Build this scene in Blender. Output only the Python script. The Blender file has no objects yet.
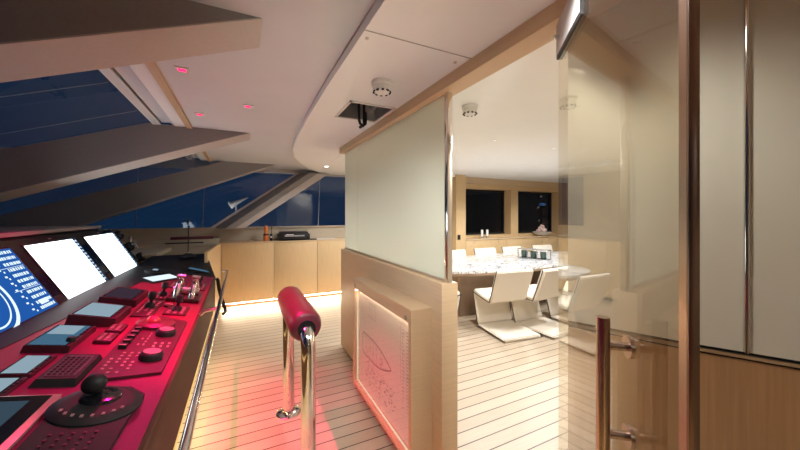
import bpy, bmesh, math, random
from mathutils import Vector, Matrix, Euler
random.seed(7)
SC = bpy.context.scene
COL = SC.collection
PI = math.pi

# ------------------------------------------------------------------ materials
def nodes(name):
    m = bpy.data.materials.new(name); m.use_nodes = True
    nt = m.node_tree; nt.nodes.clear()
    out = nt.nodes.new('ShaderNodeOutputMaterial')
    return m, nt, out

def pbr(name, col, rough=.5, metal=0, noise=0.06, scale=30, coat=0, stretch=None, bump=0, spec=.5):
    """principled with a slight procedural variation of the colour"""
    m, nt, out = nodes(name)
    b = nt.nodes.new('ShaderNodeBsdfPrincipled')
    b.inputs['Roughness'].default_value = rough
    b.inputs['Metallic'].default_value = metal
    b.inputs['Coat Weight'].default_value = coat
    b.inputs['Specular IOR Level'].default_value = spec
    tc = nt.nodes.new('ShaderNodeTexCoord'); mp = nt.nodes.new('ShaderNodeMapping')
    nz = nt.nodes.new('ShaderNodeTexNoise'); nz.inputs['Scale'].default_value = scale; nz.inputs['Detail'].default_value = 4
    if stretch: mp.inputs['Scale'].default_value = stretch
    rp = nt.nodes.new('ShaderNodeValToRGB')
    rp.color_ramp.elements[0].position = .3; rp.color_ramp.elements[1].position = .7
    rp.color_ramp.elements[0].color = [max(0, c*(1-noise)) for c in col] + [1]
    rp.color_ramp.elements[1].color = [min(1, c*(1+noise)) for c in col] + [1]
    L = nt.links.new
    L(tc.outputs['Object'], mp.inputs['Vector']); L(mp.outputs['Vector'], nz.inputs['Vector'])
    L(nz.outputs['Fac'], rp.inputs['Fac']); L(rp.outputs['Color'], b.inputs['Base Color'])
    if bump:
        bp = nt.nodes.new('ShaderNodeBump'); bp.inputs['Strength'].default_value = bump; bp.inputs['Distance'].default_value = .002
        L(nz.outputs['Fac'], bp.inputs['Height']); L(bp.outputs['Normal'], b.inputs['Normal'])
    L(b.outputs['BSDF'], out.inputs['Surface'])
    return m

def emit(name, col, s):
    m, nt, out = nodes(name)
    e = nt.nodes.new('ShaderNodeEmission'); e.inputs['Color'].default_value = (*col, 1); e.inputs['Strength'].default_value = s
    nt.links.new(e.outputs['Emission'], out.inputs['Surface'])
    return m

def fresnel(nt, ior):
    # same reflection from the front and the back face of a thin pane (no total reflection inside it)
    g = nt.nodes.new('ShaderNodeNewGeometry'); m = nt.nodes.new('ShaderNodeMix')
    m.inputs['A'].default_value = ior; m.inputs['B'].default_value = 1/ior
    f = nt.nodes.new('ShaderNodeFresnel')
    nt.links.new(g.outputs['Backfacing'], m.inputs['Factor']); nt.links.new(m.outputs['Result'], f.inputs['IOR'])
    return f

def pane_mat(name, tint, ior=1.5, rough=0.0, refl=1.0):
    m, nt, out = nodes(name)
    t = nt.nodes.new('ShaderNodeBsdfTransparent'); t.inputs['Color'].default_value = (*tint, 1)
    g = nt.nodes.new('ShaderNodeBsdfGlossy'); g.inputs['Roughness'].default_value = rough
    g.inputs['Color'].default_value = (refl, refl, refl, 1)
    f = fresnel(nt, ior)
    mx = nt.nodes.new('ShaderNodeMixShader'); L = nt.links.new
    L(f.outputs['Fac'], mx.inputs['Fac']); L(t.outputs['BSDF'], mx.inputs[1]); L(g.outputs['BSDF'], mx.inputs[2])
    L(mx.outputs['Shader'], out.inputs['Surface'])
    return m

def frost_mat(name, col, trans=.6):
    m, nt, out = nodes(name)
    d = nt.nodes.new('ShaderNodeBsdfDiffuse'); d.inputs['Color'].default_value = (*col, 1)
    t = nt.nodes.new('ShaderNodeBsdfTranslucent'); t.inputs['Color'].default_value = (*col, 1)
    g = nt.nodes.new('ShaderNodeBsdfGlossy'); g.inputs['Roughness'].default_value = .04
    f = fresnel(nt, 1.45)
    a = nt.nodes.new('ShaderNodeMixShader'); a.inputs['Fac'].default_value = trans
    b = nt.nodes.new('ShaderNodeMixShader'); L = nt.links.new
    L(d.outputs['BSDF'], a.inputs[1]); L(t.outputs['BSDF'], a.inputs[2])
    L(f.outputs['Fac'], b.inputs['Fac']); L(a.outputs['Shader'], b.inputs[1]); L(g.outputs['BSDF'], b.inputs[2])
    L(b.outputs['Shader'], out.inputs['Surface'])
    return m

def floor_mat():
    m, nt, out = nodes('planked_floor'); L = nt.links.new
    b = nt.nodes.new('ShaderNodeBsdfPrincipled'); b.inputs['Roughness'].default_value = .38
    tc = nt.nodes.new('ShaderNodeTexCoord'); sp = nt.nodes.new('ShaderNodeSeparateXYZ'); L(tc.outputs['Object'], sp.inputs['Vector'])
    def M(op, a, v):
        n = nt.nodes.new('ShaderNodeMath'); n.operation = op
        if hasattr(a, 'links'): L(a, n.inputs[0])
        else: n.inputs[0].default_value = a
        if hasattr(v, 'links'): L(v, n.inputs[1])
        else: n.inputs[1].default_value = v
        return n.outputs[0]
    u = M('DIVIDE', M('ADD', sp.outputs['Y'], 11-1.733), .11)
    fr = M('FRACT', M('ADD', u, .04), 0)
    line = M('LESS_THAN', fr, .075)
    idx = M('FLOOR', u, 0)
    wn = nt.nodes.new('ShaderNodeTexWhiteNoise'); wn.noise_dimensions = '1D'; L(idx, wn.inputs['W'])
    mp = nt.nodes.new('ShaderNodeMapping'); mp.inputs['Scale'].default_value = (2.5, 60, 1); L(tc.outputs['Object'], mp.inputs['Vector'])
    nz = nt.nodes.new('ShaderNodeTexNoise'); nz.inputs['Scale'].default_value = 2; nz.inputs['Detail'].default_value = 5; L(mp.outputs['Vector'], nz.inputs['Vector'])
    v = M('ADD', M('MULTIPLY', wn.outputs['Value'], .35), M('MULTIPLY', nz.outputs['Fac'], .65))
    rp = nt.nodes.new('ShaderNodeValToRGB'); L(v, rp.inputs['Fac'])
    rp.color_ramp.elements[0].position = .15; rp.color_ramp.elements[1].position = .85
    rp.color_ramp.elements[0].color = (.43, .335, .235, 1); rp.color_ramp.elements[1].color = (.60, .485, .36, 1)
    mx = nt.nodes.new('ShaderNodeMix'); mx.data_type = 'RGBA'; L(line, mx.inputs['Factor'])
    L(rp.outputs['Color'], mx.inputs['A']); mx.inputs['B'].default_value = (.045, .028, .016, 1)
    L(mx.outputs['Result'], b.inputs['Base Color']); L(b.outputs['BSDF'], out.inputs['Surface'])
    return m

def marble_mat():
    m, nt, out = nodes('veined_marble'); L = nt.links.new
    b = nt.nodes.new('ShaderNodeBsdfPrincipled'); b.inputs['Roughness'].default_value = .12
    tc = nt.nodes.new('ShaderNodeTexCoord'); nz = nt.nodes.new('ShaderNodeTexNoise'); nz.inputs['Scale'].default_value = 2.6; nz.inputs['Detail'].default_value = 8
    nz.inputs['Distortion'].default_value = 1.4
    mp = nt.nodes.new('ShaderNodeMapping'); mp.inputs['Rotation'].default_value = (0, 0, .7); mp.inputs['Scale'].default_value = (.8, 2.2, 1)
    L(tc.outputs['Object'], mp.inputs['Vector']); L(mp.outputs['Vector'], nz.inputs['Vector'])
    rp = nt.nodes.new('ShaderNodeValToRGB'); e = rp.color_ramp.elements
    e[0].position = .38; e[0].color = (.72, .71, .69, 1); e[1].position = .66; e[1].color = (.72, .71, .69, 1)
    for p, c in ((.44, (.60, .59, .58, 1)), (.462, (.05, .055, .07, 1)), (.478, (.40, .39, .39, 1)), (.51, (.66, .65, .63, 1)), (.545, (.50, .49, .48, 1)), (.556, (.07, .07, .085, 1)), (.568, (.6, .59, .57, 1))):
        x = e.new(p); x.color = c
    L(nz.outputs['Fac'], rp.inputs['Fac']); L(rp.outputs['Color'], b.inputs['Base Color']); L(b.outputs['BSDF'], out.inputs['Surface'])
    return m

OAK = (.62, .43, .225)
M = dict(
    floor=floor_mat(), marble=marble_mat(),
    oak_v=pbr('oak_vertical_grain', OAK, .45, noise=.06, scale=3, stretch=(30, 30, 1.2)),
    oak_h=pbr('oak_horizontal_grain', (.62, .445, .27), .45, noise=.045, scale=3, stretch=(1.2, 1.2, 30)),
    oak_red=pbr('oak_warm_wainscot', (.48, .275, .135), .42, noise=.10, scale=3, stretch=(26, 26, 1.1)),
    oak_dark=pbr('walnut_fascia', (.085, .042, .024), .7, noise=.10, scale=3, stretch=(20, 1.2, 20), spec=.2),
    table_base=pbr('table_base_wood', (.36, .25, .17), .45, noise=.10, scale=3, stretch=(20, 20, 1)),
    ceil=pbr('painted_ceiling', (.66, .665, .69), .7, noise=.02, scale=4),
    white=pbr('white_ceiling', (.88, .885, .88), .6, noise=.01, scale=4),
    suede=pbr('taupe_lining', (.30, .278, .27), .75, noise=.05, scale=60),
    suede_lit_pale=pbr('pale_lit_lining', (.54, .49, .455), .7, noise=.03, scale=60),  # on the fin edges the paler tone puts light into the colour
    cream_wall=pbr('beige_lining', (.50, .42, .31), .65, noise=.03, scale=40),
    steel=pbr('polished_steel', (.78, .76, .74), .10, 1, noise=.02),
    brushed=pbr('brushed_steel', (.66, .60, .54), .28, 1, noise=.05, scale=20, stretch=(1, 1, 40)),
    leather=pbr('dark_red_lit_leather', (.13, .016, .034), .36, noise=.10, scale=120, bump=.25),  # red lamp light partly put into the leather's base colour
    console=pbr('red_lit_console_top', (.25, .006, .05), .45, noise=.05, scale=60),  # red of the ceiling lamps put into the top's own colour
    module=pbr('dark_red_plastic', (.075, .012, .022), .4, noise=.05),
    black=pbr('black_satin', (.018, .016, .016), .45, noise=.1, spec=.25),
    blackgloss=pbr('black_gloss', (.012, .012, .014), .12, noise=.1),
    rubber=pbr('dark_rubber', (.022, .02, .021), .5, noise=.1, spec=.3),
    grey=pbr('grey_plastic', (.35, .33, .32), .5),
    lightgrey=pbr('light_plastic', (.72, .70, .67), .45, noise=.02),
    keys=pbr('pale_legend', (.42, .22, .22), .5),
    rose=pbr('rose_metal_bezel', (.62, .34, .34), .3, .4),
    chair=pbr('cream_upholstery', (.82, .74, .62), .7, noise=.03, scale=150),
    piping=pbr('dark_piping', (.06, .05, .045), .6),
    paper=pbr('paper', (.80, .74, .68), .8, noise=.02),
    ink=pbr('ink', (.22, .17, .16), .8),
    orange=pbr('orange_paint', (.75, .20, .04), .4),
    greenglass=pbr('dark_green_glass', (.02, .045, .035), .06, coat=.5),
    wax=pbr('white_wax', (.82, .79, .74), .5, noise=.02),
    petals=pbr('blush_petals', (.62, .45, .40), .7, noise=.3, scale=60),
    bronze=pbr('bronze_stile', (.30, .20, .15), .25, 1, noise=.04),
    copper=pbr('warm_satin_steel', (.56, .42, .33), .26, 1, noise=.04, scale=10, stretch=(40, 40, 1)),
    pane=pane_mat('window_pane', (.86, .90, .96), 1.45),
    pane_dark=pane_mat('dark_window_pane', (.30, .28, .26), 1.45),
    door_glass=pane_mat('door_pane', (.90, .87, .80), 1.5, .0),
    box_glass=pane_mat('case_pane', (.98, .98, .97), 1.3),
    frost=frost_mat('frosted_pane', (.86, .88, .79), .6),
    panel=frost_mat('cream_back_painted_glass', (.74, .72, .64), 0.0),
    led=emit('warm_led', (1, .78, .44), 11),
    led_strong=emit('bright_warm_led', (1, .80, .55), 75),
    edge_glow=emit('warm_edge_glow', (1, .62, .22), .75),
    lamp=emit('downlight_lens', (1, .92, .8), 6),
    lens_dim=emit('small_downlight_lens', (1, .94, .85), 1.0),
    redlamp=emit('red_downlight_lens', (1, .02, .10), 2.2),
    scr_white=emit('chart_white', (.90, .97, 1), 3.2),
    scr_blue=emit('radar_blue', (.012, .075, .30), 1.0),
    scr_navy=emit('sidebar_navy', (.01, .035, .12), 1.0),
    scr_text=emit('screen_text', (.75, .92, 1), .85),
    scr_grey=emit('chart_trace', (.72, .80, .84), 1.0),
    scr_pale=emit('small_screen_pale', (.36, .50, .60), .55),
    scr_mid=emit('small_screen_blue', (.07, .17, .27), .6),
    scr_dim=emit('small_screen_dim', (.04, .025, .04), .8),
    scr_slate=emit('tablet_slate', (.035, .06, .085), .8),
    box_led=emit('case_led', (1, .84, .66), 16),
    box_dim=emit('case_led_dim', (1, .80, .58), .7),
    harbor=emit('harbor_lamp', (.75, .85, 1), 1.2),
    harbor_b=emit('harbor_lamp_blue', (.10, .35, 1), 1.5),
    harbor_w=emit('harbor_lamp_warm', (1, .6, .25), .8),
)

# ------------------------------------------------------------------ builder
class MB:
    def __init__(s): s.bm = bmesh.new()
    def _add(s, pts, faces):
        vs = [s.bm.verts.new(p) for p in pts]
        for f in faces:
            try: s.bm.faces.new([vs[i] for i in f])
            except ValueError: pass
        return s
    def box(s, x0, x1, y0, y1, z0, z1, bev=0):
        P = [(x, y, z) for x in (x0, x1) for y in (y0, y1) for z in (z0, z1)]
        F = [(0, 1, 3, 2), (4, 6, 7, 5), (0, 4, 5, 1), (2, 3, 7, 6), (0, 2, 6, 4), (1, 5, 7, 3)]
        if not bev: return s._add(P, F)
        t = bmesh.new(); vs = [t.verts.new(p) for p in P]
        for f in F: t.faces.new([vs[i] for i in f])
        bmesh.ops.bevel(t, geom=t.edges[:], offset=bev, segments=2, profile=.5, affect='EDGES')
        return s.merge(t)
    def merge(s, t, mat=None):
        if mat is not None: bmesh.ops.transform(t, matrix=mat, verts=t.verts[:])
        t.verts.index_update()
        vs = [s.bm.verts.new(v.co) for v in t.verts]
        for f in t.faces:
            try: nf = s.bm.faces.new([vs[v.index] for v in f.verts]); nf.smooth = f.smooth
            except ValueError: pass
        t.free(); return s
    def prism(s, poly, axis, a0, a1):
        """polygon (list of 2D) swept along axis ('x': poly in yz, 'y': poly in xz, 'z': poly in xy)"""
        def p3(p, a):
            return (a, p[0], p[1]) if axis == 'x' else (p[0], a, p[1]) if axis == 'y' else (p[0], p[1], a)
        n = len(poly)
        return s._add([p3(p, a0) for p in poly] + [p3(p, a1) for p in poly],
                      [list(range(n))[::-1], list(range(n, 2*n))] + [(i, (i+1) % n, n+(i+1) % n, n+i) for i in range(n)])
    def ruled(s, A, B):
        """closed ring A to closed ring B with caps"""
        n = len(A)
        return s._add(list(A)+list(B), [list(range(n))[::-1], list(range(n, 2*n))] + [(i, (i+1) % n, n+(i+1) % n, n+i) for i in range(n)])
    def tube(s, path, r, n=12, cap=True, smooth=True):
        path = [Vector(p) for p in path]; R = r if isinstance(r, (list, tuple)) else [r]*len(path)
        rings = []; up = None
        for i, p in enumerate(path):
            d = (path[min(i+1, len(path)-1)] - path[max(i-1, 0)]).normalized()
            if up is None: up = d.orthogonal().normalized()
            else: up = (up - d*up.dot(d)).normalized()
            w = d.cross(up)
            rings.append([s.bm.verts.new(p + (up*math.cos(2*PI*k/n) + w*math.sin(2*PI*k/n))*R[i]) for k in range(n)])
        for a, b in zip(rings, rings[1:]):
            for k in range(n):
                f = s.bm.faces.new((a[k], a[(k+1) % n], b[(k+1) % n], b[k])); f.smooth = smooth
        if cap:
            s.bm.faces.new(rings[0][::-1]); s.bm.faces.new(rings[-1])
        return s
    def lathe(s, prof, c=(0, 0, 0), n=24, smooth=True, sx=1, sy=1):
        rings = [[s.bm.verts.new((c[0]+sx*r*math.cos(2*PI*k/n), c[1]+sy*r*math.sin(2*PI*k/n), c[2]+z)) for k in range(n)] for r, z in prof]
        for a, b in zip(rings, rings[1:]):
            for k in range(n):
                f = s.bm.faces.new((a[k], a[(k+1) % n], b[(k+1) % n], b[k])); f.smooth = smooth
        s.bm.faces.new(rings[0][::-1]); s.bm.faces.new(rings[-1])
        return s
    def cyl(s, c, r, h, n=20): return s.lathe([(r, 0), (r, h)], c, n, False)
    def ball(s, c, r, seg=16, sc=(1, 1, 1)):
        t = bmesh.new(); bmesh.ops.create_uvsphere(t, u_segments=seg, v_segments=seg//2+2, radius=r)
        for f in t.faces: f.smooth = True
        return s.merge(t, Matrix.Translation(c) @ Matrix.Diagonal((*sc, 1)))
    def quad(s, *p): return s._add(p, [list(range(len(p)))])
    def build(s, name, mat, parent=None, origin=None, sharp=True):
        bmesh.ops.recalc_face_normals(s.bm, faces=s.bm.faces[:])
        if origin is not None: bmesh.ops.translate(s.bm, vec=-Vector(origin), verts=s.bm.verts[:])
        me = bpy.data.meshes.new(name); s.bm.to_mesh(me); s.bm.free()
        me.materials.append(mat if not isinstance(mat, str) else M[mat])
        if sharp: me.set_sharp_from_angle(angle=math.radians(40))
        o = bpy.data.objects.new(name, me); COL.objects.link(o)
        if parent is not None: o.parent = parent
        if origin is not None and parent is None: o.location = origin
        return o

def tag(o, label, cat, group=None, kind=None):
    if label: o['label'] = label
    if cat: o['category'] = cat
    if group: o['group'] = group
    if kind: o['kind'] = kind
    return o
def thing(name, label, cat, loc=(0, 0, 0), rot=(0, 0, 0), group=None, kind=None):
    o = bpy.data.objects.new(name, None); COL.objects.link(o); o.empty_display_size = .1
    o.location = loc; o.rotation_euler = rot
    return tag(o, label, cat, group, kind)
def struct(o, label=None, cat=None): return tag(o, label, cat, None, 'structure')
def copy_tree(o, parent=None):
    c = o.copy(); COL.objects.link(c)
    if parent is not None: c.parent = parent
    for ch in list(o.children): copy_tree(ch, c)
    return c
def plab(o, label): o['label'] = label; return o

# ------------------------------------------------------------------ the shell
CZ = 2.38            # ceiling
struct(MB().box(-3.6, 9, -3, 7, -.06, 0).build('floor', 'floor'), 'pale planked floor with thin dark caulking lines', 'floor')
# bridge ceiling, cut where the raked windscreen begins
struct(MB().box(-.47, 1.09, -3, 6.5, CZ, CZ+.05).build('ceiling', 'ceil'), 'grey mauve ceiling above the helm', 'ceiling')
struct(MB().box(1.09, 9, -3, 6.5, CZ, CZ+.05).build('ceiling.001', 'white'), 'white ceiling above the dining table', 'ceiling')
# lowered white ceiling panel with its rounded forward end
pl = [(.467, -3), (.467, 1.2), (.467, 2.0), (.478, 2.6), (.506, 3.4), (.557, 4.07), (.65, 4.6), (.80, 5.07), (1.0, 5.55), (1.33, 6.13), (1.45, 6.28), (4.0, 6.28), (4.0, 5.5),
      (2.2, 5.2), (1.5, 4.3), (1.145, 3.75), (1.145, -3)]
b = MB().prism([p for p in pl], 'z', 2.33, CZ-.002)
struct(b.build('ceiling.002', 'white'), 'lowered white ceiling panel with a curved edge above the partition', 'ceiling')
struct(MB().box(.467, 1.03, 1.278, 1.284, 2.3285, 2.331).build('trim_9', 'grey'), 'thin joint across the white ceiling panel', 'trim')
struct(MB().box(.475, 1.02, -.8, -.794, 2.3285, 2.331).build('trim_10', 'grey'), None, None)
# header above partition and door
struct(MB().box(1.03, 1.145, -3, 3.70, 2.262, 2.332, .003).build('trim_1', 'oak_h'), 'oak header beam above the frosted partition', 'trim')

# ---- windscreen: raked mullions and panes
def gl(i, x):     # glass height at mullion i
    return (2.387+.36*(x+.75)) if i < 3 else (2.21+.35*(x+.75))
def inn(i, x):    # inner edge height
    return (2.38+.377*(x-.074)) if i < 3 else (2.38+.40*(x-.50))
MY = {0: (-.66, -.40), 1: (1.476, 1.74), 2: (3.62, 3.96), 3: (5.74, 5.98)}
XF = -3.3
for i, (y0, y1) in MY.items():
    tip = .074 if i < 3 else .50
    xg = -.77 if i < 3 else -.265
    def ring(y, e=0):
        return [(XF, y, gl(i, XF)), (xg, y, min(CZ, gl(i, xg))), (tip, y, CZ), (XF, y, inn(i, XF))]
    t = thing('trim_%d' % (2+i), ['raked window fin behind the viewpoint', 'large raked window fin at the top left corner', 'middle raked fin between the windscreen panes',
                                   'far raked fin above the side window'][i], 'window fin', (0, y0, 0), kind='structure')
    a0 = ring(y0); a1 = ring(y1)
    MB().ruled(a0, a1).build('fin_body', 'suede', t, (0, y0, 0))
    # inner edge, paler to carry the light that falls on it
    d = .006
    e0 = [(XF, y0-.001, inn(i, XF)-d), (tip+.004, y0-.001, CZ-.001), (tip-.012, y0-.001, CZ-.001), (XF, y0-.001, inn(i, XF)+.001)]
    e1 = [(x, y1, z) for x, y, z in e0]
    MB().ruled(e0, e1).build('lit_edge', 'suede_lit_pale', t, (0, y0, 0))
def pane_between(n, i, ya, j, yb, label):
    A = [(XF, ya, gl(i, XF)), (-.60, ya, gl(i, -.60)), (-.60, yb, gl(j, -.60)), (XF, yb, gl(j, XF))]
    B = [(x, y, z+.012) for x, y, z in A]
    struct(MB().ruled(A, B).build('window_%d' % n, 'pane'), label, 'window')
pane_between(1, 0, -.40, 1, 1.476, 'raked windscreen pane nearest the viewpoint')
pane_between(2, 1, 1.74, 2, 3.62, 'raked windscreen pane between the large fin and the middle fin')
pane_between(3, 2, 3.96, 3, 5.74, 'raked windscreen pane between the middle fin and the far fin')
for n, y in enumerate((2.63, 3.25)):  # pale strips put in for reflected lines on the glass
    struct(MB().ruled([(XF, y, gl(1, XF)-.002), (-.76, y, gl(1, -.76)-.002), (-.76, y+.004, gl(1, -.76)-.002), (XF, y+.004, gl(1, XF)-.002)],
                      [(XF, y, gl(1, XF)), (-.76, y, gl(1, -.76)), (-.76, y+.004, gl(1, -.76)), (XF, y+.004, gl(1, XF))]).build('trim_%d' % (30+n), 'grey'), 'thin pale line on the windscreen pane, put in for a reflection', 'trim')
# window head: reveal + wood strip, one per bay
for n, (y0, y1) in enumerate(((1.74, 3.62), (3.96, 5.74), (-.40, 1.476))):
    t = thing('trim_%d' % (11+n), ['white window head with a wood strip beside the large fin', 'white window head beside the far fin', 'window head behind the viewpoint'][n], 'window head', (0, y0, 0), kind='structure')
    MB().prism([(-.47, 2.376), (-.47, 2.52), (-.60, 2.47), (-.56, 2.372)], 'y', y0, y1).build('reveal', 'white', t, (0, y0, 0))
    MB().prism([(-.56, 2.372), (-.60, 2.47), (-.70, 2.44), (-.665, 2.395), (-.60, 2.40)], 'y', y0, y1).build('cove', 'ceil', t, (0, y0, 0))
    MB().prism([(-.668, 2.372), (-.70, 2.445), (-.745, 2.42), (-.73, 2.368)], 'y', y0, y1).build('seal', 'lightgrey', t, (0, y0, 0))
    MB().box(-.47, -.425, y0, y1, 2.362, 2.382).build('wood_strip', 'oak_h', t, (0, y0, 0))
# ---- side wall of the bridge with its window band
WY = 6.3
struct(MB().box(-3.6, 4.0, WY, WY+.08, 0, 1.31).build('wall_left', 'cream_wall'), 'beige wall under the side windows', 'wall')
struct(MB().box(-3.6, 4.0, WY, WY+.08, 2.30, 2.46).build('trim_6', 'suede_lit_pale'), 'pale band above the side windows', 'trim')
struct(MB().box(-3.6, 4.0, WY-.035, WY+.002, 1.30, 1.322).build('trim_7', 'cream_wall'), 'sill ledge under the side windows', 'trim')
struct(MB().box(2.15, 3.30, WY-.01, WY+.08, 1.31, 2.30).build('wall_corner', 'cream_wall'), 'beige wall between the side windows', 'wall')
struct(MB().box(-3.6, 4.0, WY+.03, WY+.042, 1.31, 2.30).build('window_4', 'pane'), 'dark side window band above the oak cabinets', 'window')
for n, (xa, xb) in enumerate(((-.60, -.56), (1.33, 1.37), (-1.5, -1.46), (3.6, 3.64))):
    struct(MB().ruled([(xa, WY+.02, 1.31), (xa+.008, WY+.02, 1.31), (xa+.008, WY+.03, 1.31), (xa, WY+.03, 1.31)],
                      [(xb, WY+.02, 2.30), (xb+.008, WY+.02, 2.30), (xb+.008, WY+.03, 2.30), (xb, WY+.03, 2.30)]).build('trim_%d' % (14+n), 'grey'), 'thin joint in the side window glass', 'trim')
# leaning fin across the side windows
t = thing('trim_8', 'leaning fin crossing the side windows above the printer', 'window fin', (0, WY, 0), kind='structure')
MB().ruled([(-.42, WY, 1.31), (.98, WY, 2.31), (1.42, WY, 2.31), (.06, WY, 1.31)],
           [(-.25, 6.02, 1.31), (1.12, 6.02, 2.31), (1.47, 6.02, 2.31), (.03, 6.02, 1.31)]).build('fin_body', 'suede', t, (0, WY, 0))
MB().ruled([(-.10, 6.022, 1.31), (1.27, 6.022, 2.31), (1.47, 6.022, 2.31), (.03, 6.022, 1.31)],
           [(-.10, 6.014, 1.31), (1.27, 6.014, 2.31), (1.475, 6.014, 2.31), (.035, 6.014, 1.31)]).build('lit_edge', 'suede_lit_pale', t, (0, WY, 0))  # fin edge again paler, light put into its colour
MB().ruled([(-.50, WY, 1.31), (.90, WY, 2.31), (.97, WY, 2.31), (-.43, WY, 1.31)],
           [(-.50, WY-.03, 1.31), (.90, WY-.03, 2.31), (.97, WY-.03, 2.31), (-.43, WY-.03, 1.31)]).build('glass_seal', 'suede_lit_pale', t, (0, WY, 0))
struct(MB().box(.36, .96, WY-.02, WY+.01, 2.30, 2.318).build('trim_18', 'white'), 'white strip at the head of the side window', 'trim')
# forward dash wall closing the hull below the windscreen and back wall behind the viewpoint
struct(MB().box(-3.6, -3.52, -3, WY, 0, 1.44).build('wall_front', 'suede'), 'dark lining below the windscreen', 'wall')
struct(MB().box(-3.6, 9, -3.08, -3, 0, 2.46).build('wall_back', 'cream_wall'), 'beige wall behind the viewpoint', 'wall')

# ---- dining room walls
DY = 5.8
b = MB()
b.box(4.24, 9, DY, DY+.30, 2.13, CZ); b.box(4.24, 9, DY, DY+.30, .95, 1.06)
for xa, xb in ((4.24, 4.40), (5.88, 6.12), (7.60, 9)): b.box(xa, xb, DY, DY+.30, 1.06, 2.13)
struct(b.build('wall_far', 'oak_v'), 'oak wall around the dining room windows', 'wall')
struct(MB().box(4.03, 4.28, 5.5, 6.35, 0, CZ).build('trim_19', 'oak_v'), 'oak column left of the dining room windows', 'column')
struct(MB().box(4.24, 9, 5.76, DY+.002, 2.24, CZ).build('trim_20', 'oak_h'), 'oak band above the dining room windows', 'trim')
struct(MB().box(9, 9.08, -3, 6.5, 0, 2.46).build('wall_right', 'cream_wall'), 'beige end wall of the dining room', 'wall')
for n, (xa, xb) in enumerate(((4.40, 5.88), (6.12, 7.60))):
    struct(MB().box(xa, xb, 6.06, 6.072, 1.06, 2.13).build('window_%d' % (5+n), 'pane_dark'), ['black dining room window behind the two candles', 'black dining room window behind the bowl'][n], 'window')
    f = MB()
    f.box(xa, xa+.03, 6.02, 6.06, 1.06, 2.13); f.box(xb-.03, xb, 6.02, 6.06, 1.06, 2.13); f.box(xa, xb, 6.02, 6.06, 1.06, 1.10); f.box(xa, xb, 6.02, 6.06, 2.09, 2.13)
    struct(f.build('trim_%d' % (21+n), 'black'), None, None)

# ---- low partition + frosted glass
struct(MB().box(1.03, 1.145, 1.545, 3.64, .03, 1.147, .006).build('wall_partition', 'oak_h'), 'low oak partition between helm and dining room', 'wall')
struct(MB().box(1.05, 1.125, 1.57, 3.62, 0, .032).build('baseboard_partition', 'oak_dark'), None, None)
t = thing('glass_screen', 'frosted glass screen standing on the low oak partition', 'glass screen', (1.088, 1.55, 1.147))
o = (1.088, 1.55, 1.147)
plab(MB().box(1.082, 1.094, 1.57, 3.20, 1.16, 2.262).build('pane', 'frost', t, o), 'wide frosted pane')
plab(MB().box(1.082, 1.094, 3.206, 3.64, 1.16, 2.262).build('pane', 'frost', t, o), 'narrow frosted pane')
MB().box(1.076, 1.100, 1.56, 3.64, 1.147, 1.162).build('bottom_channel', 'brushed', t, o)
MB().box(1.070, 1.106, 1.545, 1.575, 1.147, 2.262, .002).build('end_post', 'steel', t, o)

# ---- curved right-hand wall: oak wainscot below, cream glass above
W = [(1.10, .80), (1.175, .645), (1.255, .475), (1.307, .388), (1.359, .298), (1.46, .12), (1.60, -.10), (1.85, -.45), (2.1, -.8), (2.1, -3)]
def curved(name, mat, pts, z0, z1, th, parent=None, origin=None, out=0.0):
    b = MB(); n = len(pts); A = []; B = []
    for i, p in enumerate(pts):
        a = Vector(pts[max(i-1, 0)]); c = Vector(pts[min(i+1, n-1)]); d = (c-a).normalized(); nn = Vector((-d.y, d.x))
        if nn.x > 0: nn = -nn       # towards the room
        A.append(Vector(p)+nn*out); B.append(Vector(p)+nn*(out-th))
    poly = [tuple(q) for q in A] + [tuple(q) for q in B[::-1]]
    return b.prism(poly, 'z', z0, z1).build(name, mat, parent, origin)
struct(curved('wall_door', 'oak_red', W, 0, 1.125, .05), 'curved oak wainscot right of the glass door', 'wall')
struct(curved('trim_23', 'black', W, 1.125, 1.132, .05, out=-.004), None, None)
struct(curved('trim_24', 'brushed', W, 1.132, 1.142, .05, out=.004), 'thin metal rail on top of the wainscot', 'trim')
struct(curved('trim_25', 'black', W, 1.142, 1.150, .05, out=-.004), None, None)
SEAM = (1.308, .386)
W1 = [W[0], W[1], W[2], (1.305, .391)]; W2 = [(1.311, .381), W[4], W[5], W[6], W[7], W[8], W[9]]
tag(curved('wall_panel', 'panel', W1, 1.150, 2.33, .05), 'cream glass wall panel directly behind the open glass door', 'wall panel', 'cream wall panels')
tag(curved('wall_panel', 'panel', W2, 1.150, 2.33, .05), 'cream glass wall panel at the right edge, right of the chrome strip', 'wall panel', 'cream wall panels')
struct(MB().tube([(SEAM[0]-.004, SEAM[1]-.002, 1.15), (SEAM[0]-.004, SEAM[1]-.002, 2.33)], .0055, 10).build('trim_26', 'steel'), 'vertical chrome strip between the cream wall panels', 'trim')
# solid core closing off the space behind the panels
struct(MB().prism([(1.16, .79), (1.32, .45), (1.55, .08), (2.0, -.5), (2.15, -.8), (2.15, -3), (2.3, -3), (2.3, .79)], 'z', 0, CZ).build('wall_core', 'cream_wall'), None, None)

# ---- glass door, swung open towards the helm
H = Vector((1.07, .81)); F = Vector((.592, .231))
d2 = (F-H).normalized(); Wd = (F-H).length
ang = math.atan2(d2.y, d2.x)
t = thing('door_1', 'open tinted glass door with a long pull handle and metal edge', 'glass door', (H.x, H.y, 0), (0, 0, ang), kind='structure')
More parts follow.
